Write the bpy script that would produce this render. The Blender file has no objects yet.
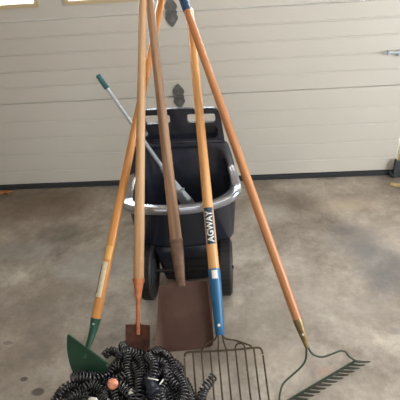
import bpy, bmesh, math, random
from mathutils import Vector as V, Matrix
random.seed(7)
sc = bpy.context.scene
COL = sc.collection

# ------------------------------------------------------------ camera
PITCH, YAW, ROLL = 0.59105597, -0.07100204, -0.07594511
FPX, CH = 480.0, 1.5
_cp, _sp = math.cos(PITCH), math.sin(PITCH)
FW = V((math.sin(YAW)*_cp, math.cos(YAW)*_cp, -_sp))
_r = V((math.cos(YAW), -math.sin(YAW), 0)); _u = _r.cross(FW)
RT = math.cos(ROLL)*_r + math.sin(ROLL)*_u
UP = -math.sin(ROLL)*_r + math.cos(ROLL)*_u
EYE = V((0, 0, CH))
cd = bpy.data.cameras.new('camera'); cam = bpy.data.objects.new('camera', cd); COL.objects.link(cam)
cd.sensor_width = 36; cd.lens = FPX/400*36; cd.clip_start = .05
M3 = Matrix((RT, UP, -FW)).transposed().to_4x4(); M3.translation = EYE
cam.matrix_world = M3; sc.camera = cam

# measuring helpers: where a line of sight meets a plane of the room
def ray(x, y): return FW + RT*((x-200)/FPX) - UP*((y-200)/FPX)
def atz(x, y, z):
    v = ray(x, y); return EYE + v*((z-CH)/v.z)
def aty(x, y, Y):
    v = ray(x, y); return EYE + v*(Y/v.y)
def pix(P):
    v = P-EYE; d = v.dot(FW); return (200+FPX*v.dot(RT)/d, 200-FPX*v.dot(UP)/d)

DY = 2.42      # the plane of the garage door

# ------------------------------------------------------------ materials
def mat(name, col, rough=.5, metal=0.0, col2=None, scale=8, stretch=(1,1,1), bump=0.0, bscale=None, detail=4, spec=.5, contrast=(.35,.65), coat=0):
    m = bpy.data.materials.new(name); m.use_nodes = True
    nt = m.node_tree; b = nt.nodes['Principled BSDF']
    b.inputs['Roughness'].default_value = rough; b.inputs['Metallic'].default_value = metal
    b.inputs['Specular IOR Level'].default_value = spec
    b.inputs['Coat Weight'].default_value = coat
    c = tuple(col)+(1,)
    b.inputs['Base Color'].default_value = c
    tc = nt.nodes.new('ShaderNodeTexCoord'); mp = nt.nodes.new('ShaderNodeMapping')
    mp.inputs['Scale'].default_value = stretch
    nt.links.new(tc.outputs['Object'], mp.inputs['Vector'])
    if col2 is not None:
        n = nt.nodes.new('ShaderNodeTexNoise'); n.inputs['Scale'].default_value = scale; n.inputs['Detail'].default_value = detail
        nt.links.new(mp.outputs[0], n.inputs['Vector'])
        r = nt.nodes.new('ShaderNodeValToRGB'); r.color_ramp.elements[0].position = contrast[0]; r.color_ramp.elements[1].position = contrast[1]
        r.color_ramp.elements[0].color = c; r.color_ramp.elements[1].color = tuple(col2)+(1,)
        nt.links.new(n.outputs['Fac'], r.inputs[0]); nt.links.new(r.outputs[0], b.inputs['Base Color'])
    if bump:
        n2 = nt.nodes.new('ShaderNodeTexNoise'); n2.inputs['Scale'].default_value = bscale or scale; n2.inputs['Detail'].default_value = 5
        nt.links.new(mp.outputs[0], n2.inputs['Vector'])
        bp = nt.nodes.new('ShaderNodeBump'); bp.inputs['Strength'].default_value = bump; bp.inputs['Distance'].default_value = .004
        nt.links.new(n2.outputs['Fac'], bp.inputs['Height']); nt.links.new(bp.outputs[0], b.inputs['Normal'])
    return m
def srgb(r, g, b):
    f = lambda c: ((c/255+.055)/1.055)**2.4 if c > 10 else c/255/12.92
    return (f(r), f(g), f(b))

W_ST = (60, 60, 2.2)
m_door  = mat('door_paint', srgb(203,199,189), .42, col2=srgb(200,196,186), scale=3)
m_dtrim = mat('window_frame_paint', srgb(196,176,140), .5)
m_seal  = mat('rubber_seal', srgb(44,46,50), .7)
m_hinge = mat('galvanised_steel', srgb(128,128,126), .5, .35, col2=srgb(96,96,96), scale=30)
m_track = mat('track_steel', srgb(88,94,100), .5, .6, col2=srgb(70,74,78), scale=20)
m_wall  = mat('wall_paint', srgb(176,166,148), .8, col2=srgb(166,156,138), scale=4)
m_jamb  = mat('jamb_wood', srgb(196,172,128), .6, col2=srgb(176,150,104), scale=3, stretch=(12,12,1))
m_w_edger  = mat('varnished_ash', srgb(222,158,88), .36, col2=srgb(192,126,62), scale=1, stretch=W_ST, coat=.2)
m_w_spade  = mat('worn_ash', srgb(208,170,126), .5, col2=srgb(180,138,98), scale=1, stretch=W_ST)
m_w_shovel = mat('weathered_wood', srgb(174,138,106), .55, col2=srgb(128,98,76), scale=1, stretch=W_ST)
m_w_fork   = mat('honey_ash', srgb(222,168,108), .38, col2=srgb(198,140,82), scale=1, stretch=W_ST, coat=.25)
m_w_rake   = mat('reddish_ash', srgb(200,142,94), .4, col2=srgb(172,108,66), scale=1, stretch=W_ST, coat=.15)
m_green = mat('green_enamel', srgb(22,66,48), .4, col2=srgb(30,78,58), scale=12)
m_blue  = mat('blue_enamel', srgb(38,108,152), .38, col2=srgb(26,88,130), scale=14)
m_bluetip = mat('dark_blue_vinyl', srgb(30,66,98), .5)
m_copper = mat('coppery_steel', srgb(220,140,94), .4, .3, col2=srgb(168,96,62), scale=25)
m_rust  = mat('rusted_steel', srgb(104,62,44), .8, .15, col2=srgb(66,42,34), scale=28, bump=.3)
m_brown = mat('brown_oxidised_steel', srgb(100,72,60), .62, .25, col2=srgb(82,58,50), scale=10, bump=.12, bscale=60)
m_sock  = mat('brown_socket', srgb(134,106,86), .6, .2, col2=srgb(98,76,62), scale=22)
m_wire  = mat('bronze_wire', srgb(92,80,64), .5, .6, col2=srgb(66,56,44), scale=40)
m_ferr  = mat('dull_brass', srgb(158,134,94), .4, .7, col2=srgb(110,92,60), scale=30)
m_gsteel= mat('green_painted_steel', srgb(58,80,66), .45, .3, col2=srgb(72,66,54), scale=16)
m_tub   = mat('black_polyethylene', srgb(35,39,50), .24, col2=srgb(41,45,56), scale=30, bump=.04, bscale=120, spec=.7)
m_rim   = mat('silvery_rim_highlight', srgb(176,182,192), .24, .75, spec=1.0, coat=1)  # silver colour stands in for the window highlight on the black rim
m_tire  = mat('wheel_plastic', srgb(26,26,28), .55)
m_hub   = mat('wheel_hub_plastic', srgb(44,44,48), .5)
m_alum  = mat('aluminium_tube', srgb(182,192,200), .35, .45)
m_teal  = mat('teal_grip', srgb(52,104,108), .55)
m_steel = mat('zinc_wire', srgb(200,206,212), .3, .85)
m_hose  = mat('black_vinyl_hose', srgb(40,40,45), .2, spec=.9)
m_navy  = mat('navy_plastic', srgb(22,30,46), .3)
m_fit   = mat('copper_pink_brass', srgb(222,146,116), .4, .35)
m_white = mat('white_label_and_glint', srgb(232,230,222), .5)  # labels and lettering, also the painted glints on nozzle and rivet
m_cream = mat('cream_paper_label', srgb(232,220,190), .5, col2=srgb(214,200,166), scale=60)
m_yel   = mat('yellow_label', srgb(226,176,96), .5)
m_teald = mat('dark_teal_print', srgb(14,56,78), .45)
m_leaf  = mat('dry_leaf', srgb(184,126,78), .8, col2=srgb(140,92,56), scale=30)
m_lamp  = mat('lamp_steel', srgb(210,210,205), .5)

def floor_mat():
    m = bpy.data.materials.new('stained_concrete'); m.use_nodes = True
    nt = m.node_tree; N = nt.nodes; L = nt.links; b = N['Principled BSDF']
    tc = N.new('ShaderNodeTexCoord')
    def noise(s, d, rough=.55, off=0, dist=0):
        mp = N.new('ShaderNodeMapping'); mp.inputs['Location'].default_value = (off, off*.7, 0); L.new(tc.outputs['Object'], mp.inputs[0])
        n = N.new('ShaderNodeTexNoise'); n.inputs['Scale'].default_value = s; n.inputs['Detail'].default_value = d; n.inputs['Roughness'].default_value = rough
        n.inputs['Distortion'].default_value = dist
        L.new(mp.outputs[0], n.inputs['Vector']); return n.outputs['Fac']
    def ramp(f, p0, c0, p1, c1, mid=None):
        r = N.new('ShaderNodeValToRGB'); e = r.color_ramp.elements
        e[0].position = p0; e[0].color = tuple(c0)+(1,); e[1].position = p1; e[1].color = tuple(c1)+(1,)
        L.new(f, r.inputs[0]); return r.outputs[0]
    def mix(a, bb, f, mode='MIX'):
        x = N.new('ShaderNodeMix'); x.data_type = 'RGBA'; x.blend_type = mode
        if isinstance(f, float): x.inputs['Factor'].default_value = f
        else: L.new(f, x.inputs['Factor'])
        L.new(a, x.inputs[6]); 
        if isinstance(bb, tuple): x.inputs[7].default_value = bb+(1,)
        else: L.new(bb, x.inputs[7])
        return x.outputs[2]
    base = ramp(noise(2.6, 7, .62, 3, .4), .36, srgb(130,119,106), .64, srgb(194,183,169))
    c = mix(base, ramp(noise(9, 8, .7, 8, .3), .35, (.6,.59,.58), .6, (1,1,1)), .5, 'MULTIPLY')
    c = mix(c, ramp(noise(26, 10, .75, 4, .2), .38, (.66,.65,.64), .6, (1.05,1.05,1.05)), .55, 'MULTIPLY')
    c = mix(c, ramp(noise(70, 4, .7, 1), .3, (.72,.72,.72), .65, (1.0,1.0,1.0)), .45, 'MULTIPLY')
    # spills and stains that keep their place on the slab
    def blob(px, py, r, col, amt, soft=.5, sy=1.0):
        nonlocal c
        p = atz(px, py, 0)
        mp = N.new('ShaderNodeMapping'); mp.vector_type = 'POINT'
        mp.inputs['Location'].default_value = (-p.x/r, -p.y/(r*sy), 0); mp.inputs['Scale'].default_value = (1/r, 1/(r*sy), 1)
        wv = N.new('ShaderNodeTexNoise'); wv.inputs['Scale'].default_value = 7; wv.inputs['Detail'].default_value = 4
        L.new(tc.outputs['Object'], wv.inputs['Vector'])
        L.new(tc.outputs['Object'], mp.inputs[0])
        ln = N.new('ShaderNodeVectorMath'); ln.operation = 'LENGTH'; L.new(mp.outputs[0], ln.inputs[0])
        ad = N.new('ShaderNodeMath'); ad.operation = 'MULTIPLY_ADD'; L.new(wv.outputs['Fac'], ad.inputs[0]); ad.inputs[1].default_value = 1.1; L.new(ln.outputs['Value'], ad.inputs[2])
        mr = N.new('ShaderNodeMapRange'); mr.inputs['From Min'].default_value = 1.55+soft*.5; mr.inputs['From Max'].default_value = 1.55-soft*.5
        mr.inputs['To Min'].default_value = 0; mr.inputs['To Max'].default_value = amt
        L.new(ad.outputs[0], mr.inputs['Value'])
        c = mix(c, tuple(col), mr.outputs[0])
    for a in STAINS: blob(*a)
    L.new(c, b.inputs['Base Color'])
    b.inputs['Roughness'].default_value = .62
    rr = N.new('ShaderNodeMapRange'); rr.inputs['To Min'].default_value = .42; rr.inputs['To Max'].default_value = .85
    L.new(noise(3, 5, .6, 5), rr.inputs['Value']); L.new(rr.outputs[0], b.inputs['Roughness'])
    bp = N.new('ShaderNodeBump'); bp.inputs['Strength'].default_value = .35; bp.inputs['Distance'].default_value = .004
    L.new(noise(45, 6, .7, 2), bp.inputs['Height']); L.new(bp.outputs[0], b.inputs['Normal'])
    return m
STAINS = [
    (60, 232, .11, srgb(84,74,64), .55, .7, .8), (45, 205, .30, srgb(104,86,66), .55, .9, .6),
    (20, 335, .24, srgb(96,80,62), .5, .9, 1.2), (60, 290, .14, srgb(98,84,66), .4, .9, .7),
    (38, 392, .022, srgb(44,36,28), .8, .4, .7), (24, 379, .013, srgb(52,42,32), .8, .4, .7), (8, 343, .02, srgb(60,50,40), .5, .5, .5),
    (290, 200, .20, srgb(110,100,88), .4, .9, .5), (350, 205, .14, srgb(196,180,156), .45, .9, .5),
    (265, 215, .12, srgb(182,176,166), .4, .9, .6), (385, 240, .16, srgb(186,176,162), .35, .9, .7),
    (383, 262, .11, srgb(100,102,108), .45, .8, 1.4), (352, 240, .12, srgb(112,110,112), .4, .9, .8),
    (95, 265, .16, srgb(150,146,142), .5, .9, .7), (20, 252, .2, srgb(134,130,128), .45, .9, .4),
    (325, 372, .025, srgb(176,126,92), .3, .8, .9), (260, 352, .05, srgb(176,164,148), .4, .9, .7),
    (396, 331, .03, srgb(96,96,98), .35, .6, .6), (375, 310, .10, srgb(160,150,138), .35, .9, .8),
    (345, 228, .06, srgb(108,106,108), .4, .8, .7), (363, 250, .07, srgb(104,102,104), .45, .8, .8), (380, 285, .07, srgb(104,102,104), .4, .8, 1.1), (255, 330, .2, srgb(136,124,110), .3, .9, .6), (300, 300, .16, srgb(134,124,112), .35, .9, .8),
    (285, 355, .05, srgb(172,158,140), .35, .9, .8),
]

# ------------------------------------------------------------ mesh helpers
def obj(name, bm, m, parent=None, smooth=False, auto=None):
    me = bpy.data.meshes.new(name)
    bmesh.ops.recalc_face_normals(bm, faces=bm.faces)
    bm.to_mesh(me); bm.free(); me.materials.append(m)
    if smooth:
        for p in me.polygons: p.use_smooth = True
        if auto is not None:
            me.set_sharp_from_angle(angle=math.radians(auto))
    o = bpy.data.objects.new(name, me); COL.objects.link(o)
    if parent: o.parent = parent
    return o
def tag(o, label, cat, group=None, kind=None):
    o['label'] = label; o['category'] = cat
    if group: o['group'] = group
    if kind: o['kind'] = kind
    return o
def struct(o): o['kind'] = 'structure'; return o
def empty(name, loc=(0,0,0), mtx=None):
    o = bpy.data.objects.new(name, None); COL.objects.link(o); o.empty_display_size = .05
    if mtx is not None: o.matrix_world = mtx
    else: o.location = loc
    return o
def new(): return bmesh.new()
def box(bm, x0, x1, y0, y1, z0, z1, bev=0):
    vs = [bm.verts.new((x, y, z)) for x in (x0, x1) for y in (y0, y1) for z in (z0, z1)]
    fs = [(0,1,3,2),(4,6,7,5),(0,4,5,1),(2,3,7,6),(0,2,6,4),(1,5,7,3)]
    faces = [bm.faces.new([vs[i] for i in f]) for f in fs]
    if bev:
        es = set(e for f in faces for e in f.edges)
        bmesh.ops.bevel(bm, geom=list(es), offset=bev, segments=2, affect='EDGES', profile=.6)
def ringloft(bm, rings, cap0=True, cap1=True, closed=True):
    vr = [[bm.verts.new(p) for p in r] for r in rings]
    n = len(vr[0])
    for a, b in zip(vr, vr[1:]):
        for i in range(n if closed else n-1):
            bm.faces.new((a[i], a[(i+1) % n], b[(i+1) % n], b[i]))
    if cap0: bm.faces.new(vr[0][::-1])
    if cap1: bm.faces.new(vr[-1])
    return vr
def lathe(bm, prof, n=20, c=(0,0), cap=True):          # prof: (radius, z) up the z axis
    ringloft(bm, [[(c[0]+r*math.cos(2*math.pi*i/n), c[1]+r*math.sin(2*math.pi*i/n), z) for i in range(n)] for r, z in prof], cap, cap)
def tube(bm, pts, rad, n=8, cap=True, flat=None):
    pts = [V(p) for p in pts]; K = len(pts)
    if not isinstance(rad, (list, tuple)): rad = [rad]*K
    rings = []; prev = None
    for i, p in enumerate(pts):
        t = (pts[min(i+1, K-1)]-pts[max(i-1, 0)]).normalized()
        if prev is None:
            a = V((0,0,1)) if abs(t.z) < .9 else V((1,0,0)); u = a.cross(t).normalized()
        else: u = (prev - t*prev.dot(t)).normalized()
        prev = u; w = t.cross(u)
        rings.append([p + (u*math.cos(2*math.pi*j/n) + w*math.sin(2*math.pi*j/n)*(flat or 1))*rad[i] for j in range(n)])
    ringloft(bm, rings, cap, cap)
def catmull(P, k=8):
    P = [V(p) for p in P]; Q = [2*P[0]-P[1]] + P + [2*P[-1]-P[-2]]; out = []
    for i in range(1, len(Q)-2):
        a, b, c, d = Q[i-1:i+3]
        for s in range(k):
            t = s/k
            out.append(.5*((2*b)+(c-a)*t+(2*a-5*b+4*c-d)*t*t+(3*b-a-3*c+d)*t**3))
    out.append(Q[-2]); return out
def plate(bm, outline, th, surf=lambda x, z: 0.0, grid=None):
    """sheet bounded by outline (x,z) with thickness th along y, y given by surf"""
    tmp = bmesh.new()
    f = tmp.faces.new([tmp.verts.new((x, 0, z)) for x, z in outline])
    bmesh.ops.triangulate(tmp, faces=[f])
    for _ in range(grid or 0): bmesh.ops.subdivide_edges(tmp, edges=tmp.edges, cuts=1, use_grid_fill=True)
    tmp.verts.ensure_lookup_table(); tmp.verts.index_update()
    A = [bm.verts.new((v.co.x, surf(v.co.x, v.co.z), v.co.z)) for v in tmp.verts]
    B = [bm.verts.new((v.co.x, surf(v.co.x, v.co.z)+th, v.co.z)) for v in tmp.verts]
    for fc in tmp.faces:
        ix = [v.index for v in fc.verts]
        bm.faces.new([A[i] for i in ix]); bm.faces.new([B[i] for i in reversed(ix)])
    for e in tmp.edges:
        if len(e.link_faces) == 1:
            i, j = e.verts[0].index, e.verts[1].index
            bm.faces.new((A[i], A[j], B[j], B[i]))
    tmp.free()
def hole_panel(bm, outer, holes, ya, yb, o=V((0,0,0))):
    """flat panel (x,z) outline with holes, given thickness ya..yb"""
    tmp = bmesh.new(); es = []
    for loop in [outer]+holes:
        vs = [tmp.verts.new((x, 0, z)) for x, z in loop]
        for i in range(len(vs)): es.append(tmp.edges.new((vs[i], vs[(i+1) % len(vs)])))
    bmesh.ops.triangle_fill(tmp, edges=es, use_beauty=True, use_dissolve=False)
    tmp.verts.index_update()
    A = [bm.verts.new(V((v.co.x, ya, v.co.z))) for v in tmp.verts]; B = [bm.verts.new(V((v.co.x, yb, v.co.z))) for v in tmp.verts]
    for fc in tmp.faces:
        ix = [v.index for v in fc.verts]; bm.faces.new([A[i] for i in ix]); bm.faces.new([B[i] for i in reversed(ix)])
    for e in tmp.edges:
        if len(e.link_faces) == 1:
            i, j = e.verts[0].index, e.verts[1].index; bm.faces.new((A[i], A[j], B[j], B[i]))
    tmp.free()
def rrect(x0, x1, z0, z1, r, k=5):
    out = []
    for cx, cz, a in ((x1-r, z0+r, -90), (x1-r, z1-r, 0), (x0+r, z1-r, 90), (x0+r, z0+r, 180)):
        for i in range(k+1):
            t = math.radians(a+90*i/k); out.append((cx+r*math.cos(t), cz+r*math.sin(t)))
    return out

# ------------------------------------------------------------ room
m_floor = floor_mat()
bm = new(); box(bm, -2.2, 2.2, -3.0, 2.62, -.12, 0); struct(obj('floor', bm, m_floor))
XR, XL = .957, -1.44           # sides of the door opening
bm = new()
box(bm, -2.2, XL-.012, DY+.005, DY+.15, 0, 2.5); box(bm, XR+.012, 2.2, DY+.005, DY+.15, 0, 2.5); box(bm, XL-.012, XR+.012, DY+.005, DY+.15, 2.12, 2.5)
struct(obj('wall_front', bm, m_wall))
bm = new(); box(bm, -2.3, -2.2, -3, 2.62, -.12, 2.6); struct(obj('wall_left', bm, m_wall))
bm = new(); box(bm, 2.2, 2.3, -3, 2.62, -.12, 2.6); struct(obj('wall_right', bm, m_wall))
bm = new(); box(bm, -2.3, 2.3, -3, 2.62, 2.5, 2.6); struct(obj('ceiling', bm, m_wall))
bm = new(); box(bm, XR+.012, XR+.10, DY-.012, DY+.005, 0, 2.2, .003); struct(obj('trim_1', bm, m_jamb))
bm = new(); box(bm, XL-.10, XL-.012, DY-.012, DY+.005, 0, 2.2, .003); struct(obj('trim_2', bm, m_jamb))

# door: ribbed sections, profile run along X
def hz(x, y): return aty(x, y, DY).z
seams = [(0, 185.5)]
ribs1 = [hz(0, v) for v in (172.5, 156.5, 140, 123.5)]
J1 = hz(0, 105); ribs2 = [hz(0, v) for v in (89, 73, 56, 39.5)]; J2 = hz(0, 22.3)
zb = hz(0, 185.5)
J3, J4 = J2+.53, J2+1.12
def section(z0, z1, ribs):
    g = .0013
    pr = [(.05, z0+g), (.006, z0+g), (0, z0+g+.004)]
    for z in sorted(ribs):
        pr += [(0, z-.0065), (.0055, z-.003), (.0055, z+.001), (0, z+.0045)]
    pr += [(0, z1-g-.004), (.006, z1-g), (.05, z1-g)]
    return pr
bm = new()
def extr(pr, x0, x1):
    a = [bm.verts.new((x0, DY+y, z)) for y, z in pr]; b = [bm.verts.new((x1, DY+y, z)) for y, z in pr]
    for i in range(len(pr)):
        j = (i+1) % len(pr); bm.faces.new((a[i], a[j], b[j], b[i]))
    bm.faces.new(a); bm.faces.new(b[::-1])
extr(section(zb, J1, ribs1), XL, XR); extr(section(J1, J2, ribs2), XL, XR)
# glazed section
WB, WT = J2+.074, J3-.08
wins = [(-1.325, -.89), (-.735, -.30), (-.145, .29), (.445, .88)]
hole_panel(bm, [(XL, J2+.002), (XR, J2+.002), (XR, J3-.002), (XL, J3-.002)], [[(a, WB), (b, WB), (b, WT), (a, WT)] for a, b in wins], DY, DY+.045)
extr(section(J3, J4, [J3+.11, J3+.22, J3+.33, J3+.44]), XL, XR)
door = struct(obj('door_1', bm, m_door))
m_glass = bpy.data.materials.new('window_glass'); m_glass.use_nodes = True
nb = m_glass.node_tree.nodes['Principled BSDF']; nb.inputs['Transmission Weight'].default_value = 1; nb.inputs['Roughness'].default_value = .02; nb.inputs['IOR'].default_value = 1.1
for i, (a, b) in enumerate(wins):
    bm = new()
    hole_panel(bm, [(a-.014, WB-.014), (b+.014, WB-.014), (b+.014, WT+.014), (a-.014, WT+.014)], [[(a+.006, WB+.006), (b-.006, WB+.006), (b-.006, WT-.006), (a+.006, WT-.006)]], DY-.008, DY+.02)
    w = struct(obj('window_%d' % (i+1), bm, m_dtrim))
    bm = new(); box(bm, a+.004, b-.004, DY+.022, DY+.026, WB+.004, WT-.004); obj('pane', bm, m_glass, w)
# bottom seal
bm = new(); box(bm, XL, XR, DY-.006, DY+.06, 0.0, zb-.001, .004)
struct(obj('trim_3', bm, m_seal))
# hinges in the middle of the door
def hinge(x, z, where):
    e = empty('door_hinge', (x, DY, z))
    tag(e, 'grey steel door hinge with pointed leaves, %s' % where, 'hinge', 'hinges down the middle of the door')
    for s in (1, -1):
        bm = new()
        o = [(-.020, 0), (.020, 0), (.031, .022), (.029, .034), (.010, .062), (0, .071), (-.010, .062), (-.029, .034), (-.031, .022)]
        o = [(px, pz*s*.98+ .001*s) for px, pz in o]
        plate(bm, o if s > 0 else o[::-1], -.003, lambda a, b: -.0008)
        lf = obj('hinge_leaf', bm, m_hinge, e)
        bm = new()
        for cx, cz in ((-.012, .03), (.012, .03)):
            for k in range(1): 
                tube(bm, [(cx, -.003, cz*s), (cx, -.007, cz*s)], .005, 6)
        obj('bolt', bm, m_hinge, lf)
    bm = new(); tube(bm, [(-.028, -.009, 0), (.028, -.009, 0)], .0075, 10); obj('hinge_pin', bm, m_hinge, e, True, 40)
    return e
hinge(-.242, J1, 'behind the tall handles at the lower door joint')
hinge(-.242, J2, 'the upper one near the blue rake end')
# slide bolt at the right side of the door
pb = aty(388, 52, DY)
e = empty('slide_bolt', (pb.x, DY, pb.z)); tag(e, 'grey steel slide bolt with a bare rod on the right edge of the garage door', 'bolt')
bm = new(); tube(bm, [(-.035, -.014, .001), (.015, -.014, 0)], .0035, 8); tube(bm, [(.005, -.014, 0), (.11, -.014, .0)], .0075, 8); obj('rod', bm, m_alum, e, True, 40)
bm = new(); box(bm, -.006, .006, -.02, -.0005, -.009, .009, .002); obj('keeper', bm, m_alum, e)
bm = new(); box(bm, .045, .11, -.018, -.0005, -.018, .010, .002); obj('bracket', bm, m_alum, e)
# bottom corner bracket and track foot
pt = aty(396, 165, DY-.03)
e = empty('track_bracket', (XR, DY, 0)); tag(e, 'dark grey steel door track foot at the lower right corner of the garage door', 'bracket')
bm = new(); box(bm, -.012, -.002, -.045, -.013, .006, .115, .002); box(bm, -.002, .055, -.045, -.037, .006, .115, .002); obj('angle_plate', bm, m_track, e)
bm = new(); box(bm, -.028, -.012, -.03, -.008, .012, .03, .002); tube(bm, [(-.02,-.035,.02), (.01,-.035,.02)], .006, 10); obj('roller_pin', bm, m_track, e)
# litter against the door foot
def litter(name, px, py, pts, label, cat, m):
    p = atz(px, py, .0); e = new()
    vs = [(a, b) for a, b in pts]
    A = [e.verts.new((x, y, .001+.016*random.random())) for x, y in vs]; B = [e.verts.new((v.co.x*.96, v.co.y*.96, v.co.z+.004)) for v in A]
    e.faces.new(A[::-1]); e.faces.new(B)
    for i in range(len(A)): e.faces.new((A[i], A[(i+1)%len(A)], B[(i+1)%len(A)], B[i]))
    o = obj(name, e, m); o.location = (p.x, p.y, 0); tag(o, label, cat); return o
litter('dry_leaf', 7, 193, [(-.045,-.01),(-.02,-.022),(.0,-.012),(.02,-.026),(.03,-.006),(.042,.004),(.028,.014),(.01,.01),(-.01,.018),(-.03,.012)], 'curled brown dry leaf on the floor against the foot of the garage door', 'leaf', m_leaf)
litter('wood_scrap', 397, 186, [(-.04,.006),(-.01,-.012),(.04,-.02),(.06,-.008),(.05,.006),(.0,.014),(-.03,.016)], 'tan splinter of wood on the floor below the right end of the door', 'scrap', m_jamb)

# ------------------------------------------------------------ garden cart
def cart():
    e = empty('garden_cart', (-.18, 1.62, 0)); E0 = V((-.18, 1.62, 0))
    tag(e, 'black plastic two-wheeled garden cart with the long tools leaning on it', 'cart')
    ZN, ZB = .44, .60
    NL, NR = atz(115, 204, ZN+.006), atz(247.5, 189, ZN+.028)
    BL, BR = V((-.366, 1.805, ZB)), V((.004, 1.795, ZB))
    nd = V((NR.x-NL.x, NR.y-NL.y, 0)); nL = nd.length; nd.normalize(); nn = V((-nd.y, nd.x, 0))
    mid = atz(181, 211.5, ZN)
    y_n, y_b = 1.62, 1.78
    def zr(p):
        r = V((p.x-NL.x, p.y-NL.y, 0)); u = r.dot(nd)/nL; d = r.dot(nn)
        t = max(0, min(1, (d-.036)/.145)); c = max(0, min(1, (u-.72)/.28)); c2 = max(0, min(1, (.22-u)/.22))
        return ZN + .028*c*c*(3-2*c)*(1-t) + .008*c2*c2*(1-t) + (ZB-ZN)*t**1.5
    P4 = [V((NL.x, NL.y, 0)), V((NR.x, NR.y, 0)), V((BR.x, BR.y, 0)), V((BL.x, BL.y, 0))]
    def ring(quad, rr, bow, n=9, m=8, zf=None):
        # rounded quad; first side (near) bows towards the camera
        cen = sum(quad, V())/4; out = []
        for i in range(4):
            p0, p1, p2 = quad[i-1], quad[i], quad[(i+1) % 4]
            a = p1 + (p0-p1).normalized()*rr[i]; b = p1 + (p2-p1).normalized()*rr[i]
            for k in range(n+1):
                t = k/n; out.append(a*(1-t)**2 + p1*2*t*(1-t) + b*t*t)
            q = quad[(i+1) % 4]; c = q + (p1-q).normalized()*rr[(i+1) % 4]
            for k in range(1, m):
                t = k/m; out.append(b*(1-t)+c*t)
        # bow of the near edge
        d = (quad[1]-quad[0]); L = d.length; d.normalize(); nrm = V((d.y, -d.x, 0))
        res = []
        for p in out:
            s = (p-quad[0]).dot(d)/L; dist = (p-quad[0]).dot(-nrm)
            w = max(0, 1-dist/.10)
            res.append(p + nrm*bow*w*math.sin(math.pi*max(0, min(1, s)))**.9)
        return res
    def inset(q, d):
        res = []
        for i in range(4):
            a = (q[i]-q[i-1]).normalized(); b = (q[(i+1) % 4]-q[i]).normalized()
            na, nb_ = V((-a.y, a.x, 0)), V((-b.y, b.x, 0))
            res.append(q[i] + (na+nb_)*(d/(1+na.dot(nb_))))
        return res
    rr = [.075, .085, .05, .05]
    R = []
    def addring(quad, rr, bow, zf): R.append([V((p.x, p.y, zf(p)))-E0 for p in ring(quad, rr, bow)])
    BOT = [V((-.402, 1.575, 0)), V((.028, 1.60, 0)), V((-.02, 1.755, 0)), V((-.345, 1.765, 0))]
    LOW = [V((-.318, 1.565, 0)), V((-.052, 1.58, 0)), V((-.075, 1.74, 0)), V((-.30, 1.745, 0))]
    bow = .055
    def lerp(a, b, t): return [x*(1-t)+y*t for x, y in zip(a, b)]
    addring(inset(LOW,.02), [.02]*4, .01, lambda y: .012)
    addring(LOW, [.02]*4, .01, lambda y: .17)
    addring(inset(BOT,.025), [.05]*4, .035, lambda y: .205)
    addring(inset(BOT,.006), [.05]*4, .035, lambda y: .216)
    addring(lerp(BOT, inset(P4, .016), .08), [.05]*4, .04, lambda y: .238)
    addring(inset(P4, .016), rr, bow, lambda y: zr(y)-.045)
    addring(inset(P4, .010), rr, bow, lambda y: zr(y)-.036)
    addring(inset(P4, .012), rr, bow, lambda y: zr(y)-.014)
    addring(inset(P4, .022), rr, bow, lambda y: zr(y)-.014)
    addring(inset(P4, .025), rr, bow, lambda y: zr(y)-.040)
    addring(inset(lerp(BOT, P4, .12), .012), [.045]*4, .03, lambda y: .26)
    addring(inset(lerp(BOT, P4, .05), .024), [.03]*4, .02, lambda y: .24)
    bm = new(); ringloft(bm, R, True, True)
    obj('tub', bm, m_tub, e, True, 50)
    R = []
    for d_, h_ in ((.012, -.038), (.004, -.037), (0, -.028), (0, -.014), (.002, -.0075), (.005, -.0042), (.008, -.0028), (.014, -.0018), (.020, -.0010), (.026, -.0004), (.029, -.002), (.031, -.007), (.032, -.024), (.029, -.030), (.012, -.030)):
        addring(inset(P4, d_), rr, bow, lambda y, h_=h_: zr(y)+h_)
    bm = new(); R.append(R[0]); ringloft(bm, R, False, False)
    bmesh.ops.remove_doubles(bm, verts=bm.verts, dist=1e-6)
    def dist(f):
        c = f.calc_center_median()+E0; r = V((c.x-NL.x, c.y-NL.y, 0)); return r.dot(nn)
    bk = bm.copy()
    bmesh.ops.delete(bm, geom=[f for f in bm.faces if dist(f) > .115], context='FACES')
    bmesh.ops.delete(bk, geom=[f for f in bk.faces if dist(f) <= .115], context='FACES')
    ro = obj('rim', bm, m_rim, e, True, 60); ro['label'] = 'front rim of the tub, window highlight painted silvery'  # front faces carry the painted highlight, back faces keep the tub's black
    obj('rim', bk, m_tub, e, True, 60)
    # back panel with tool tray and carrying bar
    BL, BR = V((-.362, 1.785, ZB)), V((-.002, 1.772, ZB)); pc = (BL+BR)/2; ang = math.atan2(BR.y-BL.y, BR.x-BL.x)
    g = empty('_', (0,0,0)); bpy.data.objects.remove(g)
    def place(o): o.location = V((pc.x, pc.y, 0))-E0; o.rotation_euler = (math.radians(0), 0, ang); return o
    z0, z1 = .565, .745
    out = []
    W0, W1 = .180, .163
    for x, z in rrect(-1, 1, 0, 1, .0001, 1): pass
    top = [( W1-.035*(1-math.cos(t)), z1-.035*(1-math.sin(t))) for t in [math.radians(a) for a in range(0, 91, 15)]]
    outl = [(-W0, z0), (W0, z0)] + top + [(-x, z) for x, z in reversed(top)]
    slotL = rrect(-.147, -.052, z1-.075, z1-.036, .010)
    slotR = rrect(.028, .142, z1-.060, z1-.022, .010)
    slotL = rrect(-.142, -.040, z1-.062, z1-.024, .010); slotR = rrect(.030, .142, z1-.062, z1-.024, .010)
    tray = rrect(-.155, .150, .612, z1-.075, .022)
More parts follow.
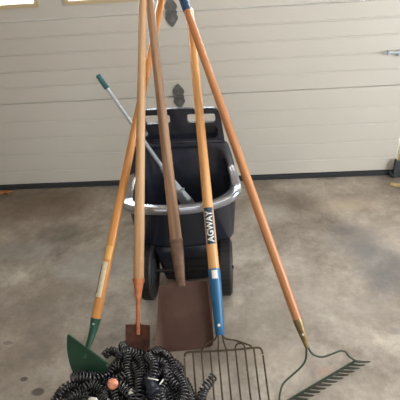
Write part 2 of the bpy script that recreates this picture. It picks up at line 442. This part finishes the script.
    bm = new(); hole_panel(bm, outl, [slotL, slotR, tray], -.006, .010)
    bmesh.ops.bevel(bm, geom=[ed for ed in bm.edges if len(ed.link_faces) == 2 and ed.calc_face_angle(0) > .9], offset=.003, segments=2, affect='EDGES')
    place(obj('back_panel', bm, m_tub, e, True, 35))
    # recessed tray
    bm = new()
    loop = rrect(-.158, .153, .609, z1-.072, .024)
    loopi = rrect(-.145, .14, .62, z1-.082, .018)
    r0 = [V((x, .006, z)) for x, z in loop]; r1 = [V((x, .03, z)) for x, z in loopi]; r2 = [V((x*1.02, .032, z)) for x, z in loop]; r3 = [V((x*1.02, .0102, z)) for x, z in loop]
    r1i = [V((x, .026, z)) for x, z in loopi]
    vr = ringloft(bm, [r1i, r0, r3, r2], True, True)
    place(obj('tool_tray', bm, m_tub, e, True, 35))
    bm = new(); box(bm, -.168, .168, -.012, .012, .592, .606, .005); place(obj('lip', bm, m_tub, e, True, 35))
    # wheels and axle
    for x, y in ((-.347, 1.520), (-.020, 1.535)):
        R_ = .118; w = .026
        w_e = new()
        prof = [(.070, -w*.7), (.098, -w*.8), (.110, -w), (R_, -w*.72), (R_, w*.72), (.110, w), (.098, w*.8), (.070, w*.7)]
        lathe(w_e, [(r, z) for r, z in prof], 40)
        for k in range(28):
            a = 2*math.pi*k/28; c, s = math.cos(a), math.sin(a)
            m4 = Matrix.Rotation(a, 4, 'Z') @ Matrix.Translation((R_-.0005, 0, 0))
            t = bmesh.ops.create_cube(w_e, size=1, matrix=m4 @ Matrix.Diagonal((.005, .012, w*1.5, 1)))
        for v in w_e.verts: v.co = V((v.co.z, v.co.y, v.co.x))
        wo = obj('wheel', w_e, m_tire, e, True, 40); wo.location = V((x, y, R_+.002))-E0
        wo.rotation_euler = (0, 0, ang)
        hb = new(); lathe(hb, [(.012, -w*.95), (.045, -w*.9), (.062, -w*.55), (.068, -w*.3), (.068, w*.3), (.062, w*.55), (.045, w*.9), (.012, w*.95)], 24)
        for v in hb.verts: v.co = V((v.co.z, v.co.y, v.co.x))
        obj('hub', hb, m_hub, wo, True, 30)
    bm = new(); tube(bm, [V((-.378, 1.520, .12))-E0, V((.012, 1.535, .12))-E0], .008, 10); obj('axle', bm, m_tire, e, True, 40)
    # back legs of the tub
    for x in (-.30, -.07):
        bm = new(); box(bm, x-.02+.18, x+.02+.18, 1.74-1.62, 1.775-1.62, .0, .24, .006); obj('support_leg', bm, m_tub, e, True, 40)
cart()

# ------------------------------------------------------------ leaning tools
def frame(G, L, twist=0.0):
    z = (L-G).normalized(); x = V((1,0,0)); x = (x - z*x.dot(z)).normalized(); y = z.cross(x)
    if twist:
        c, s = math.cos(twist), math.sin(twist); x, y = c*x+s*y, -s*x+c*y
    m = Matrix((x, y, z)).transposed().to_4x4(); m.translation = G; return m
class Tool:
    def __init__(s, name, G, L, label, cat, twist=0):
        s.m = frame(G, L, twist); s.e = empty(name, mtx=s.m); s.G = G; s.z = (L-G).normalized(); s.inv = s.m.inverted()
        tag(s.e, label, cat)
    def t(s, y):           # distance up the tool seen at picture height y
        a, b = 0.0-.3, 2.5
        for _ in range(50):
            c = (a+b)/2
            if pix(s.G+s.z*c)[1] > y: a = c
            else: b = c
        return a
    def pt(s, px, py, off=0.0):    # local point on the tool's own plane (y = off)
        n = s.m.to_3x3() @ V((0,1,0)); v = ray(px, py); o = s.G + n*off
        return s.inv @ (EYE + v*((o-EYE).dot(n)/v.dot(n)))
    def handle(s, z0, z1, prof, m, name='handle'):
        bm = new(); P = []
        n = len(prof)
        K = 24
        for k in range(K+1):
            t = k/K; f = t*(n-1); i = min(int(f), n-2); r = prof[i]+(prof[i+1]-prof[i])*(f-i)
            P.append((r, z0+(z1-z0-prof[-1])*t))
        r = prof[-1]
        for a in (25, 50, 70, 85): P.append((r*math.cos(math.radians(a)), z1-r+r*math.sin(math.radians(a))))
        lathe(bm, P, 20)
        return obj(name, bm, m, s.e, True, 50)
    def patch(s, name, z0, z1, r, a0, a1, m, th=.0006, parent=None):   # curved sticker; angles measured from the side facing the room (-y)
        bm = new(); n = 14; K = 8
        rf = r if callable(r) else (lambda z: r)
        rings = []
        A = [[None]*(n+1) for _ in range(K+1)]; B = [[None]*(n+1) for _ in range(K+1)]
        for k in range(K+1):
            z = z0+(z1-z0)*k/K
            for i in range(n+1):
                a = math.radians(a0+(a1-a0)*i/n); 
                A[k][i] = bm.verts.new((rf(z)*math.sin(a), -rf(z)*math.cos(a), z)); B[k][i] = bm.verts.new(((rf(z)+th)*math.sin(a), -(rf(z)+th)*math.cos(a), z))
        for k in range(K):
            for i in range(n):
                bm.faces.new((A[k][i], A[k+1][i], A[k+1][i+1], A[k][i+1])); bm.faces.new((B[k][i], B[k][i+1], B[k+1][i+1], B[k+1][i]))
        for k in range(K):
            for i in (0, n): bm.faces.new((A[k][i], A[k+1][i], B[k+1][i], B[k][i]))
        for i in range(n):
            for k in (0, K): bm.faces.new((A[k][i], A[k][i+1], B[k][i+1], B[k][i]))
        return obj(name, bm, m, parent or s.e, True, 50)

# big square shovel
T = Tool('square_shovel', atz(188.2, 350, .006), aty(162, 112, 1.722), 'square shovel with wide brown rusty blade and weathered grey-brown handle', 'shovel')
zt = T.t(283); w = .107
zs = T.t(240)
T.handle(zs-.03, T.t(-22), [.0235, .0215, .0195, .018, .017, .0165], m_w_shovel)
out = []
a = T.pt(155.5, 338); b = T.pt(213.5, 336); c = T.pt(158.5, 285); d = T.pt(210, 280)
xl, xr = a.x, b.x
r_ = .016
zbot = 0.0
outl = [(xl+.022, zbot+.004), (xl+.05, zbot+.0005), (0, zbot), (xr-.05, zbot+.0005), (xr-.02, zbot+.004), (xr-.005, zbot+.014), (xr, zbot+.035), (d.x+.001, d.z-.014), (d.x-.003, d.z-.004), (d.x-.012, d.z),
        (.03, zt+.002), (.016, zt+.010), (-.016, zt+.010), (-.03, zt+.002), (c.x+.012, c.z), (c.x+.003, c.z-.004), (c.x-.001, c.z-.014), (xl, zbot+.035), (xl+.006, zbot+.014)]
def sh_surf(x, z):
    e = max(0, abs(x-(xl+xr)/2)-.075)/.03
    return -.012*min(e, 1.2)**2 - .010*max(0, (z-zt*.55)/zt)*0 + .0
bm = new(); plate(bm, outl, .0022, sh_surf, 4); obj('blade', bm, m_brown, T.e, True, 40)
bm = new()
K = 16; rings = []
for k in range(K+1):
    t = k/K; z = zt-.012 + (zs-zt+.012)*t
    rx = .0155+.0095*min(1,t/.7); ry = .005+.0195*min(1,t/.5)
    rx = rx*(1-.02*t)
    rings.append([V((rx*math.cos(2*math.pi*j/20), -ry*.3*(1-min(1,t/.3)) + ry*math.sin(2*math.pi*j/20), z)) for j in range(20)])
ringloft(bm, rings); obj('socket', bm, m_sock, T.e, True, 50)
bm = new(); lathe(bm, [(.0245, zs-.008), (.0262, zs-.006), (.0262, zs+.004), (.0235, zs+.006)], 20); tube(bm, [(0, -.020, zs-.03), (0, -.024, zs-.03)], .004, 8)
obj('collar', bm, m_sock, T.e, True, 40)

# narrow spade
T = Tool('drain_spade', atz(137.4, 366, .006), aty(141, 112, 1.690), 'narrow spade with small rusty blade, copper-coloured socket and straight tan handle', 'spade')
zf = T.t(279); zb_ = T.t(325)
T.handle(zf-.006, T.t(-10), [.0205, .0195, .0175, .0165, .0155, .015], m_w_spade)
bm = new(); K = 12; rings = []
for k in range(K+1):
    t = k/K; z = zf*(1-t) + (zb_-.035)*t
    r = max(.0080, .0218-.0330*t); ry = r if t < .85 else r*(1-(t-.85)/.15*.6)
    rings.append([V((r*math.cos(2*math.pi*j/18), ry*math.sin(2*math.pi*j/18), z)) for j in range(18)])
ringloft(bm, rings); lathe(bm, [(.0222, zf-.012), (.0228, zf-.01), (.0228, zf+.003), (.0215, zf+.004)], 18)
obj('socket', bm, m_copper, T.e, True, 50)
bm = new()
hw = .046
outl = [(-hw*.86, .02), (-hw*.5, .004), (0, 0), (hw*.5, .004), (hw*.86, .02), (hw, .05), (hw, zb_-.003), (hw-.004, zb_), (.012, zb_+.001), (.008, zb_+.01), (-.008, zb_+.01), (-.012, zb_+.001), (-hw+.004, zb_), (-hw, zb_-.003), (-hw, .05)]
plate(bm, outl, .002, lambda x, z: -.9*x*x*3, 3)
tube(bm, [(-hw, -.007, zb_), (-.012, -.003, zb_+.001)], .0022, 6); tube(bm, [(hw, -.007, zb_), (.012, -.003, zb_+.001)], .0022, 6)
obj('blade', bm, m_rust, T.e, True, 40)

# half-moon edger
T = Tool('lawn_edger', atz(83.2, 380, .012), aty(138.4, 112, 1.751), 'half-moon lawn edger with green blade and orange varnished handle', 'edger')
zh = T.t(318); zm = T.t(350)
T.handle(zh-.006, T.t(-12), [.0175, .0165, .016, .0155, .015, .015], m_w_edger)
A, B = atz(67, 337, .125), atz(106, 366, .105)
# blade plane: chord A-B, axis along the handle
xd = (B-A).normalized(); half = (B-A).length/2; Mc = (A+B)/2
ax = (T.z - xd*T.z.dot(xd)).normalized(); yd = ax.cross(xd)
mb = Matrix((xd, yd, ax)).transposed().to_4x4(); mb.translation = Mc
bot = atz(82.5, 386, .004); dv = mb.inverted() @ bot; depth = 1.0
bm = new()
arc = [(half*math.cos(math.radians(a)) + dv.x*math.sin(math.radians(a)), dv.z*math.sin(math.radians(a))) for a in range(180, -1, -10)]
outl = [(-half, .006)] + arc + [(half, .006)]
plate(bm, outl[::-1], .0025, lambda x, z: dv.y*(z/dv.z), 2)
box(bm, -half, half, -.003, .008, .004, .012, .002)
bo = obj('blade', bm, m_green, T.e, True, 30); bo.matrix_parent_inverse = Matrix(); bo.matrix_basis = T.m.inverted() @ mb
zl = (T.inv @ Mc)
bm = new(); K = 12; rings = []
for k in range(K+1):
    t = k/K; z = zh*(1-t)+(zl.z-.025)*t; cx = zl.x*max(0, (t-.3)/.7); cy = zl.y*max(0, (t-.3)/.7)
    r = .0195*(1-t)+.006*t if t < .8 else .0075
    rings.append([V((cx+r*math.cos(2*math.pi*j/18), cy+r*(1 if t < .6 else 1-(t-.6)*1.2)*math.sin(2*math.pi*j/18), z)) for j in range(18)])
ringloft(bm, rings)
obj('socket', bm, m_green, T.e, True, 50)
bm = new(); tube(bm, [(0, -.015, zh-.02), (0, -.0205, zh-.02)], .004, 8); obj('rivet', bm, m_steel, T.e)
rr = lambda z: .0172
z0, z1 = T.t(297), T.t(262)
l1 = T.patch('paper_label', z0, z1, .0174, -88, 22, m_cream)
T.patch('printed_stripe', z0+.01, z1-.01, .0181, -70, -48, m_teald, .0003, l1)
T.patch('small_label', T.t(259), T.t(246), .0172, -50, 50, m_yel)

# wire-headed fork with AGWAY handle
T = Tool('bedding_fork', atz(227.2, 411, .009), aty(199.2, 112, 1.738), 'wide wire-tined fork with blue socket and printed honey-coloured handle', 'fork')
zk = T.t(335); zu = T.t(269)
T.handle(zu-.03, T.t(8), [.0200, .0192, .018, .0172, .0168, .016], m_w_fork)
bm = new(); lathe(bm, [(.0145, zk), (.0165, zk+.004), (.0175, zk+.05), (.0205, zk+(zu-zk)*.6), (.0225, zu-.006), (.0222, zu), (.0195, zu+.001)], 22)
obj('socket', bm, m_blue, T.e, True, 50)
bm = new(); tube(bm, [(0, -.012, T.t(325)), (0, -.0205, T.t(325))], .0052, 10); obj('rivet', bm, m_white, T.e, True, 40)  # rivet coloured white to paint in its glint
T.patch('white_tag', T.t(279), T.t(270.5), .0228, -22, 30, m_white)
# print
zc0, zc1 = T.t(244.5), T.t(208.5)
rh = .0194
pl = T.patch('print_panel', zc0, zc1, lambda z: rh+.0002, -52, 52, m_teald, .0004)
fc = bpy.data.curves.new('t', 'FONT'); fc.body = 'AGWAY'; fc.size = 1; fc.offset = .022; fc.resolution_u = 3
fo = bpy.data.objects.new('t', fc); COL.objects.link(fo); bpy.context.view_layer.update()
me = bpy.data.meshes.new_from_object(fo.evaluated_get(bpy.context.evaluated_depsgraph_get())); bpy.data.objects.remove(fo)
bm = new(); bm.from_mesh(me); bpy.data.meshes.remove(me)
xs = [v.co.x for v in bm.verts]; ys = [v.co.y for v in bm.verts]
x0, x1, y0, y1 = min(xs), max(xs), min(ys), max(ys)
bmesh.ops.triangulate(bm, faces=bm.faces)
bmesh.ops.subdivide_edges(bm, edges=[ed for ed in bm.edges if ed.calc_length() > .08], cuts=3)
bmesh.ops.triangulate(bm, faces=bm.faces)
for v in bm.verts:
    u = (v.co.x-x0)/(x1-x0); k = (v.co.y-y0)/(y1-y0)
    z = zc0+.006+u*(zc1-zc0-.018); a = math.radians(36-k*72)
    v.co = V(((rh+.0011)*math.sin(a), -(rh+.0011)*math.cos(a), z))
obj('lettering', bm, m_white, pl)
# white border lines of the print and round mark above
bm = new()
for a in (-47, 47):
    a = math.radians(a); tube(bm, [((rh+.0006)*math.sin(a), -(rh+.0006)*math.cos(a), zc0+.004), ((rh+.0006)*math.sin(a), -(rh+.0006)*math.cos(a), zc1-.01)], .0006, 6)
obj('printed_border', bm, m_white, pl)
# wire head, in the plane of the tool
R = .0031
def P(px, py, dy=0):
    p = T.pt(px, py); return V((p.x, dy, p.z))
hd = empty('head_frame'); bpy.data.objects.remove(hd)
bm = new()
tube(bm, catmull([P(184.3, 357), P(188, 352.2), P(210, 351.3), P(235, 349.6), P(256, 347.6), P(261, 349), P(262.8, 354)], 6), R*1.15, 8)
tb = P(219, 334)
tube(bm, catmull([V((-.004, -.006, zk+.03)), P(215.5, 339, -.003), P(207, 343), P(201, 351.5)], 5), R, 8)
tube(bm, catmull([V((.004, -.006, zk+.03)), P(224, 337.5, -.003), P(236, 340.5), P(250, 345.4), P(251, 348)], 5), R, 8)
obj('head_frame', bm, m_wire, T.e, True, 60)
tops = [(184.3, 358), (193, 352), (201.5, 351.6), (210.3, 351.2), (218.2, 350.6), (226.5, 350), (235.5, 349), (245, 348.8), (253.8, 348), (263.0, 355)]
for i, (tx, ty) in enumerate(tops):
    bm = new(); a = P(tx, ty); dx = .0035*(i-4.5)/4.5
    pts = [a]
    if i in (4, 5): pts = [V(((-.006 if i == 4 else .006), -.004, zk+.03)), P(218.6 if i == 4 else 223.5, 341, -.003), a]
    zl_ = a.z
    for t in (.2, .4, .6, .8, 1):
        pts.append(V((a.x+dx*t+.0, -.045*max(0, t-.35)**2*0, zl_*(1-t)+.0*t)))
    tube(bm, catmull(pts, 4), [R]*(4*(len(pts)-1)) + [R*.5], 8)
    obj('tine', bm, m_wire, T.e, True, 60)
bm = new(); tube(bm, catmull([P(235.5, 351), P(235.5, 346.5), P(238, 343.6), P(242, 343.6), P(244.7, 346.5), P(245, 351)], 6), R, 8); obj('spring_loop', bm, m_wire, T.e, True, 60)

# bow rake
gR, gL = atz(355.5, 361, .014), atz(281, 405, .014)
G = (gR+gL)/2; px0, py0 = pix(G)
T = Tool('bow_rake', G, aty(222.5, 110, 1.700), 'bow rake with reddish wooden handle, blue end and green bow resting teeth up', 'rake')
zf0 = T.t(346.5); zf1 = T.t(319); zbl = T.t(11)
T.handle(zf1-.006, T.t(-2), [.0165, .0165, .0165, .016, .0155, .015], m_w_rake)
bm = new(); lathe(bm, [(.0158, zbl), (.0166, zbl+.002), (.0172, T.t(-4)), (.016, T.t(-7)), (.010, T.t(-9))], 20); obj('end_sleeve', bm, m_bluetip, T.e, True, 50)
bm = new(); lathe(bm, [(.0075, zf0-.004), (.0095, zf0+.012), (.0150, zf1-.03), (.0172, zf1-.002), (.0172, zf1), (.016, zf1+.001)], 20); obj('ferrule', bm, m_ferr, T.e, True, 50)
bm = new(); tube(bm, [(0, -.006, zf0+.045), (0, -.0135, zf0+.045)], .004, 8); obj('rivet', bm, m_white, T.e, True, 40)
lR, lL = T.inv @ gR, T.inv @ gL
def Pb(px, py, k=None):
    p = T.pt(px, py); return V((p.x, 0, p.z))
for side, pts, end in (('r', [(307.5, 344), (309.5, 350), (314, 355), (322, 357), (331, 354.5), (341, 351.5), (347, 353), (351, 358)], lR), ('l', [(306, 344), (306.5, 351), (305.5, 360), (301, 367), (292, 375), (283, 383), (279.5, 391), (279.5, 400)], lL)):
    bm = new(); q = [Pb(*p) for p in pts]
    q[0].y = 0; q += [end]
    # ease from the tool plane on to the bar end
    for i, p in enumerate(q[:-1]):
        p.y = end.y*max(0, (i-3)/(len(q)-4))**2
        if (T.m @ p).z < .008: q[i] = T.inv @ atz(pts[i][0], pts[i][1], .009)
    tube(bm, catmull(q, 6), [.0038]*12 + [.0034]*(6*(len(q)-1)-11), 10)
    obj('bow_arm', bm, m_gsteel, T.e, True, 60)
# head bar and teeth
bd = (gR-gL).normalized(); up = -(T.m.to_3x3() @ V((0,1,0)))
td = (up - bd*up.dot(bd)).normalized()
td = V((.75, -.50, .33)).normalized()
inv3 = T.m.to_3x3().inverted()
bl, tl = inv3 @ bd, inv3 @ td
nl = bl.cross(tl).normalized()
bm = new()
c0, c1 = lL - bl*.004, lR + bl*.006
rings = []
for c in (c0, c1): rings.append([c + nl*a + tl*b for a, b in ((-.003,-.006),(.003,-.006),(.003,.004),(-.003,.004))])
ringloft(bm, rings); bmesh.ops.bevel(bm, geom=bm.edges[:], offset=.0012, segments=2, affect='EDGES')
obj('head_bar', bm, m_gsteel, T.e, True, 40)
NT = 14
for i in range(NT):
    c = c0 + (c1-c0)*((i+.25)/(NT-.5)); bm = new(); rings = []
    for t, hw_, th in ((0, .0075, .003), (.25, .0062, .0030), (.6, .0055, .0027), (.9, .0042, .0022), (1, .0030, .0015)):
        o = c + tl*(.056*t) + nl*(-.010*t*t)
        rings.append([o + bl*(a*hw_) + nl*(b*th) for a, b in ((-1,-.6),(0,-1),(1,-.6),(1,.6),(0,1),(-1,.6))])
    ringloft(bm, rings); obj('tooth', bm, m_gsteel, T.e, True, 40)

# telescoping leaf rake standing in the cart
G = aty(190, 207, 1.655)
T = Tool('leaf_rake', G, aty(139, 134, 1.753), 'small folded leaf rake with aluminium pole, teal grip and silver wire tines inside the cart', 'rake')
zg, ze, zc = T.t(88), T.t(75), T.t(170)
bm = new(); lathe(bm, [(.0085, zc-.03), (.0085, T.t(140)), (.0085, T.t(139.5)), (.0068, T.t(139)), (.0068, zg+.01)], 16); obj('pole', bm, m_alum, T.e, True, 40)
bm = new(); lathe(bm, [(.0075, zg-.003), (.0105, zg), (.0112, zg+.03), (.0105, ze-.012), (.0115, ze-.006), (.009, ze), (.004, ze+.002)], 16); obj('grip', bm, m_teal, T.e, True, 50)
bm = new(); lathe(bm, [(.011, zc-.022), (.0135, zc-.018), (.0135, zc+.012), (.0095, zc+.018)], 16); box(bm, -.018, .018, -.006, .006, zc-.03, zc-.016, .003)
obj('collar', bm, m_steel, T.e, True, 40)
for i in range(11):
    s = (i-5)/5; bm = new()
    pts = [(s*.007, 0, zc-.012), (s*.012, -.001, zc*.75), (s*.018, 0, zc*.45), (s*.025, 0, zc*.15), (s*.028, -.003, .02), (s*.028, -.012, .008)]
    tube(bm, catmull([V(p) for p in pts], 4), .0014, 6); obj('tine', bm, m_steel, T.e, True, 60)
bm = new(); box(bm, -.026, .026, -.004, .004, zc*.40, zc*.40+.008, .002); obj('spreader_bar', bm, m_steel, T.e)

# ------------------------------------------------------------ coiled hose heap
def hose():
    C = atz(135, 378, 0); e = empty('coil_hose', (C.x, C.y, 0)); C = V((C.x, C.y, 0))
    tag(e, 'heap of tangled black spring-coil garden hose on the floor', 'hose')
    HR, TR, PT = .0135, .0036, .0118
    def coil(path, name='coil'):
        Q = catmull(path, 14); L = [0]
        for a, b in zip(Q, Q[1:]): L.append(L[-1]+(b-a).length)
        tot = L[-1]; n = int(tot/PT*11)
        out = []; prev = None; j = 0
        for k in range(n+1):
            s = tot*k/n
            while j < len(L)-2 and L[j+1] < s: j += 1
            t = (s-L[j])/max(1e-6, L[j+1]-L[j]); p = Q[j].lerp(Q[j+1], t); d = (Q[j+1]-Q[j]).normalized()
            if prev is None: u = V((0,0,1)).cross(d).normalized()
            else: u = (prev-d*prev.dot(d)).normalized()
            prev = u; w = d.cross(u); a = 2*math.pi*s/PT
            wob = 1+.10*math.sin(s*37)+.05*math.sin(s*91)
            out.append(p + (u*math.cos(a)+w*math.sin(a))*HR*wob)
        bm = new(); tube(bm, out, TR, 6); return obj(name, bm, m_hose, e, True)
    def Z(px, py, z):
        p = atz(px, py, z); return p-C
    z1, z2, z3, z4 = .023, .058, .094, .125
    paths = [
        # lowest strands: outline of the heap
        [Z(54,402,z1), Z(66,390,z1+.01), Z(80,384,z1+.03), Z(97,390,z1+.02), Z(112,396,z1), Z(128,398,z1)],
        [Z(60,415,z1), Z(76,400,z1), Z(90,398,z1), Z(110,404,z1), Z(130,410,z1), Z(150,408,z1), Z(168,410,z1)],
        [Z(104,356,z1), Z(112,351,z1), Z(126,357,z2), Z(140,357,z2), Z(158,357,z1), Z(172,361,z1), Z(180,370,z1), Z(181,386,z1), Z(179,402,z1), Z(176,415,z1)],
        [Z(118,362,z1), Z(135,364,z1), Z(150,366,z1), Z(164,370,z1), Z(168,384,z1), Z(162,398,z1), Z(148,404,z1)],
        [Z(102,372,z1), Z(116,374,z1), Z(126,384,z1), Z(140,388,z1), Z(152,384,z1)],
        [Z(190,412,z2), Z(191,400,z2), Z(188,388,z2), Z(184,378,z2)],
        [Z(200,414,z2), Z(201,402,z2), Z(203,392,z2+.005), Z(209,383,z2+.025), Z(214,376,z2+.045)],
        # second layer
        [Z(73,376,z2), Z(86,375,z2), Z(98,375,z2), Z(109,370,z2), Z(118,362,z2), Z(123,352,z3), Z(134,352,z3), Z(148,354,z3), Z(160,351,z2), Z(170,360,z2), Z(173,374,z2), Z(168,388,z2), Z(170,402,z2)],
        [Z(70,398,z2), Z(82,390,z2), Z(96,392,z2), Z(104,401,z2), Z(96,411,z2), Z(80,408,z2)],
        [Z(112,366,z2), Z(124,372,z2), Z(134,382,z2), Z(136,396,z2), Z(130,408,z2)],
        [Z(150,366,z2), Z(162,372,z2), Z(177,376,z2+.015), Z(184,390,z2+.03), Z(182,404,z2+.03)],
        [Z(114,402,z2), Z(128,396,z2), Z(146,402,z2), Z(160,398,z2)],
        # top layer
        [Z(72,378,z2+.02), Z(84,377,z2+.03), Z(96,378,z2+.03), Z(108,374,z2+.02), Z(116,366,z2+.02)],
        [Z(58,396,z2), Z(68,386,z2), Z(80,386,z2), Z(88,394,z2), Z(84,404,z2)],
        [Z(62,408,z1+.01), Z(70,396,z1+.02), Z(84,396,z2), Z(98,404,z2), Z(112,408,z2)],
        [Z(118,352,z3), Z(130,352,z3), Z(140,360,z3), Z(143,374,z3), Z(140,388,z3), Z(143,402,z3)],
        [Z(152,360,z3), Z(164,364,z3), Z(166,378,z3), Z(160,392,z3), Z(164,406,z3)],
        [Z(84,388,z3-.01), Z(94,384,z3-.01), Z(104,392,z3-.01), Z(112,402,z3), Z(128,404,z3)],
        [Z(122,344,z3), Z(128,356,z3), Z(127,370,z3), Z(131,384,z3), Z(130,398,z3)],
        [Z(148,356,z4-.01), Z(154,366,z4), Z(152,380,z4), Z(156,396,z4), Z(150,410,z4)],
    ]
    rnd = random.Random(4)
    def inside(px, py): return ((px-138)/52)**2 + ((py-392)/44)**2 < 1
    for zz, cnt in ((.05, 5), (.085, 6), (.112, 5)):
        for q in range(cnt):
            a = rnd.uniform(0, 6.28); cx, cy = 138+rnd.uniform(-26, 26), 386+rnd.uniform(-16, 14); ra, rb = rnd.uniform(9, 22), rnd.uniform(8, 18)
            pth = []
            for k in range(rnd.randint(5, 8)):
                t = a + k*.8; X, Y_ = cx+ra*math.cos(t)+rnd.uniform(-3, 3), cy+rb*math.sin(t)+rnd.uniform(-3, 3)
                if inside(X, Y_+6): pth.append(Z(X, Y_, zz*(1-.55*(((X-138)/60)**2+((Y_-392)/55)**2))+rnd.uniform(-.006, .010)))
            if len(pth) > 2: paths.append(pth)
    for p in paths: coil(p)
    # copper-coloured hose end looking up at the room
    def part(name, bm, m, loc, d, sm=True):
        o = obj(name, bm, m, e, sm, 40); d = V(d).normalized(); o.location = loc; o.rotation_euler = d.to_track_quat('Z', 'Y').to_euler(); return o
    bm = new(); lathe(bm, [(.011, -.05), (.013, -.03), (.0165, -.012), (.0185, -.010), (.0185, .004), (.0165, .010), (.010, .0135), (.004, .0145)], 20)
    part('hose_coupling', bm, m_fit, Z(113, 384, z4+.0), (.35, -.55, .75))
    bm = new(); lathe(bm, [(.016, -.075), (.020, -.06), (.022, -.04), (.020, -.022), (.0165, -.02)], 20)
    part('coupling_sleeve', bm, m_navy, Z(113, 384, z4+.0), (.35, -.55, .75))
    # navy spray nozzle lying on the heap
    bm = new(); tube(bm, catmull([V((-.045, 0, -.012)), V((-.02, 0, 0)), V((.012, 0, .004)), V((.03, 0, .0))], 6), [.012, .013, .014, .015, .016, .017, .018, .019, .020, .020, .020, .020, .020, .021, .022, .022, .022, .020, .018], 14)
    o = obj('spray_nozzle', bm, m_navy, e, True, 50); o.location = Z(152, 386, z4+.025); o.rotation_euler = (0, 0, math.radians(-62))
    bm = new(); tube(bm, [V((-.018, 0, .0)), V((.018, 0, 0))], .0022, 8); k = obj('nozzle_glint', bm, m_white, e, True); k.location = Z(153, 379, z4+.052); k.rotation_euler = (0, 0, math.radians(-14))  # glint on the smooth nozzle, put in as a white bar
    bm = new(); tube(bm, [V((-.010, 0, .0)), V((.010, 0, 0))], .0026, 8); k = obj('nozzle_glint', bm, m_white, e, True); k.location = Z(161.5, 382, z4+.048); k.rotation_euler = (0, 0, math.radians(60))  # second painted glint, a shorter white bar
    bm = new(); lathe(bm, [(.0075, -.02), (.0085, -.018), (.0085, .008), (.005, .012)], 14); part('white_connector', bm, m_white, Z(131, 393, z4), (.1, -.4, .3))
    bm = new(); lathe(bm, [(.007, -.02), (.008, -.018), (.008, .008), (.005, .012)], 14); part('white_connector', bm, m_white, Z(94, 400, z3+.01), (.7, -.3, .3))
hose()

# ------------------------------------------------------------ light
w = bpy.data.worlds.new('daylight'); sc.world = w; w.use_nodes = True
nt = w.node_tree; bg = nt.nodes['Background']
tc = nt.nodes.new('ShaderNodeTexCoord'); sp = nt.nodes.new('ShaderNodeSeparateXYZ'); nt.links.new(tc.outputs['Generated'], sp.inputs[0])
rp = nt.nodes.new('ShaderNodeValToRGB'); rp.color_ramp.elements[0].position = .0; rp.color_ramp.elements[1].position = .9
mr = nt.nodes.new('ShaderNodeMapRange'); mr.inputs['From Min'].default_value = -1; nt.links.new(sp.outputs['Y'], mr.inputs['Value']); nt.links.new(mr.outputs[0], rp.inputs[0])
rp.color_ramp.elements[0].position = .45; rp.color_ramp.elements[1].position = .75; rp.color_ramp.elements[0].color = (.045, .045, .046, 1); rp.color_ramp.elements[1].color = (.88, .94, 1, 1)
nt.links.new(rp.outputs[0], bg.inputs['Color']); bg.inputs['Strength'].default_value = 26
def area(name, loc, rot, sx, sy, power, col):
    l = bpy.data.lights.new(name, 'AREA'); l.shape = 'RECTANGLE'; l.size = sx; l.size_y = sy; l.energy = power; l.color = col
    o = bpy.data.objects.new(name, l); COL.objects.link(o); o.location = loc; o.rotation_euler = [math.radians(a) for a in rot]; return o
area('overhead_fill_light', (.2, .4, 2.44), (0, 0, 0), 1.2, .5, 11, (1, .96, .9))  # added overhead fill for the enclosed room, no lamp seen
area('side_fill_light', (2.15, .9, 1.2), (0, 90, 0), 1.7, 1.2, 74, (.93, .965, 1))  # added fill that brightens the door's right side, source unseen

vs = sc.view_settings
vs.view_transform = 'Standard'; vs.look = 'None'; vs.exposure = 0; vs.gamma = 1; vs.use_curve_mapping = False
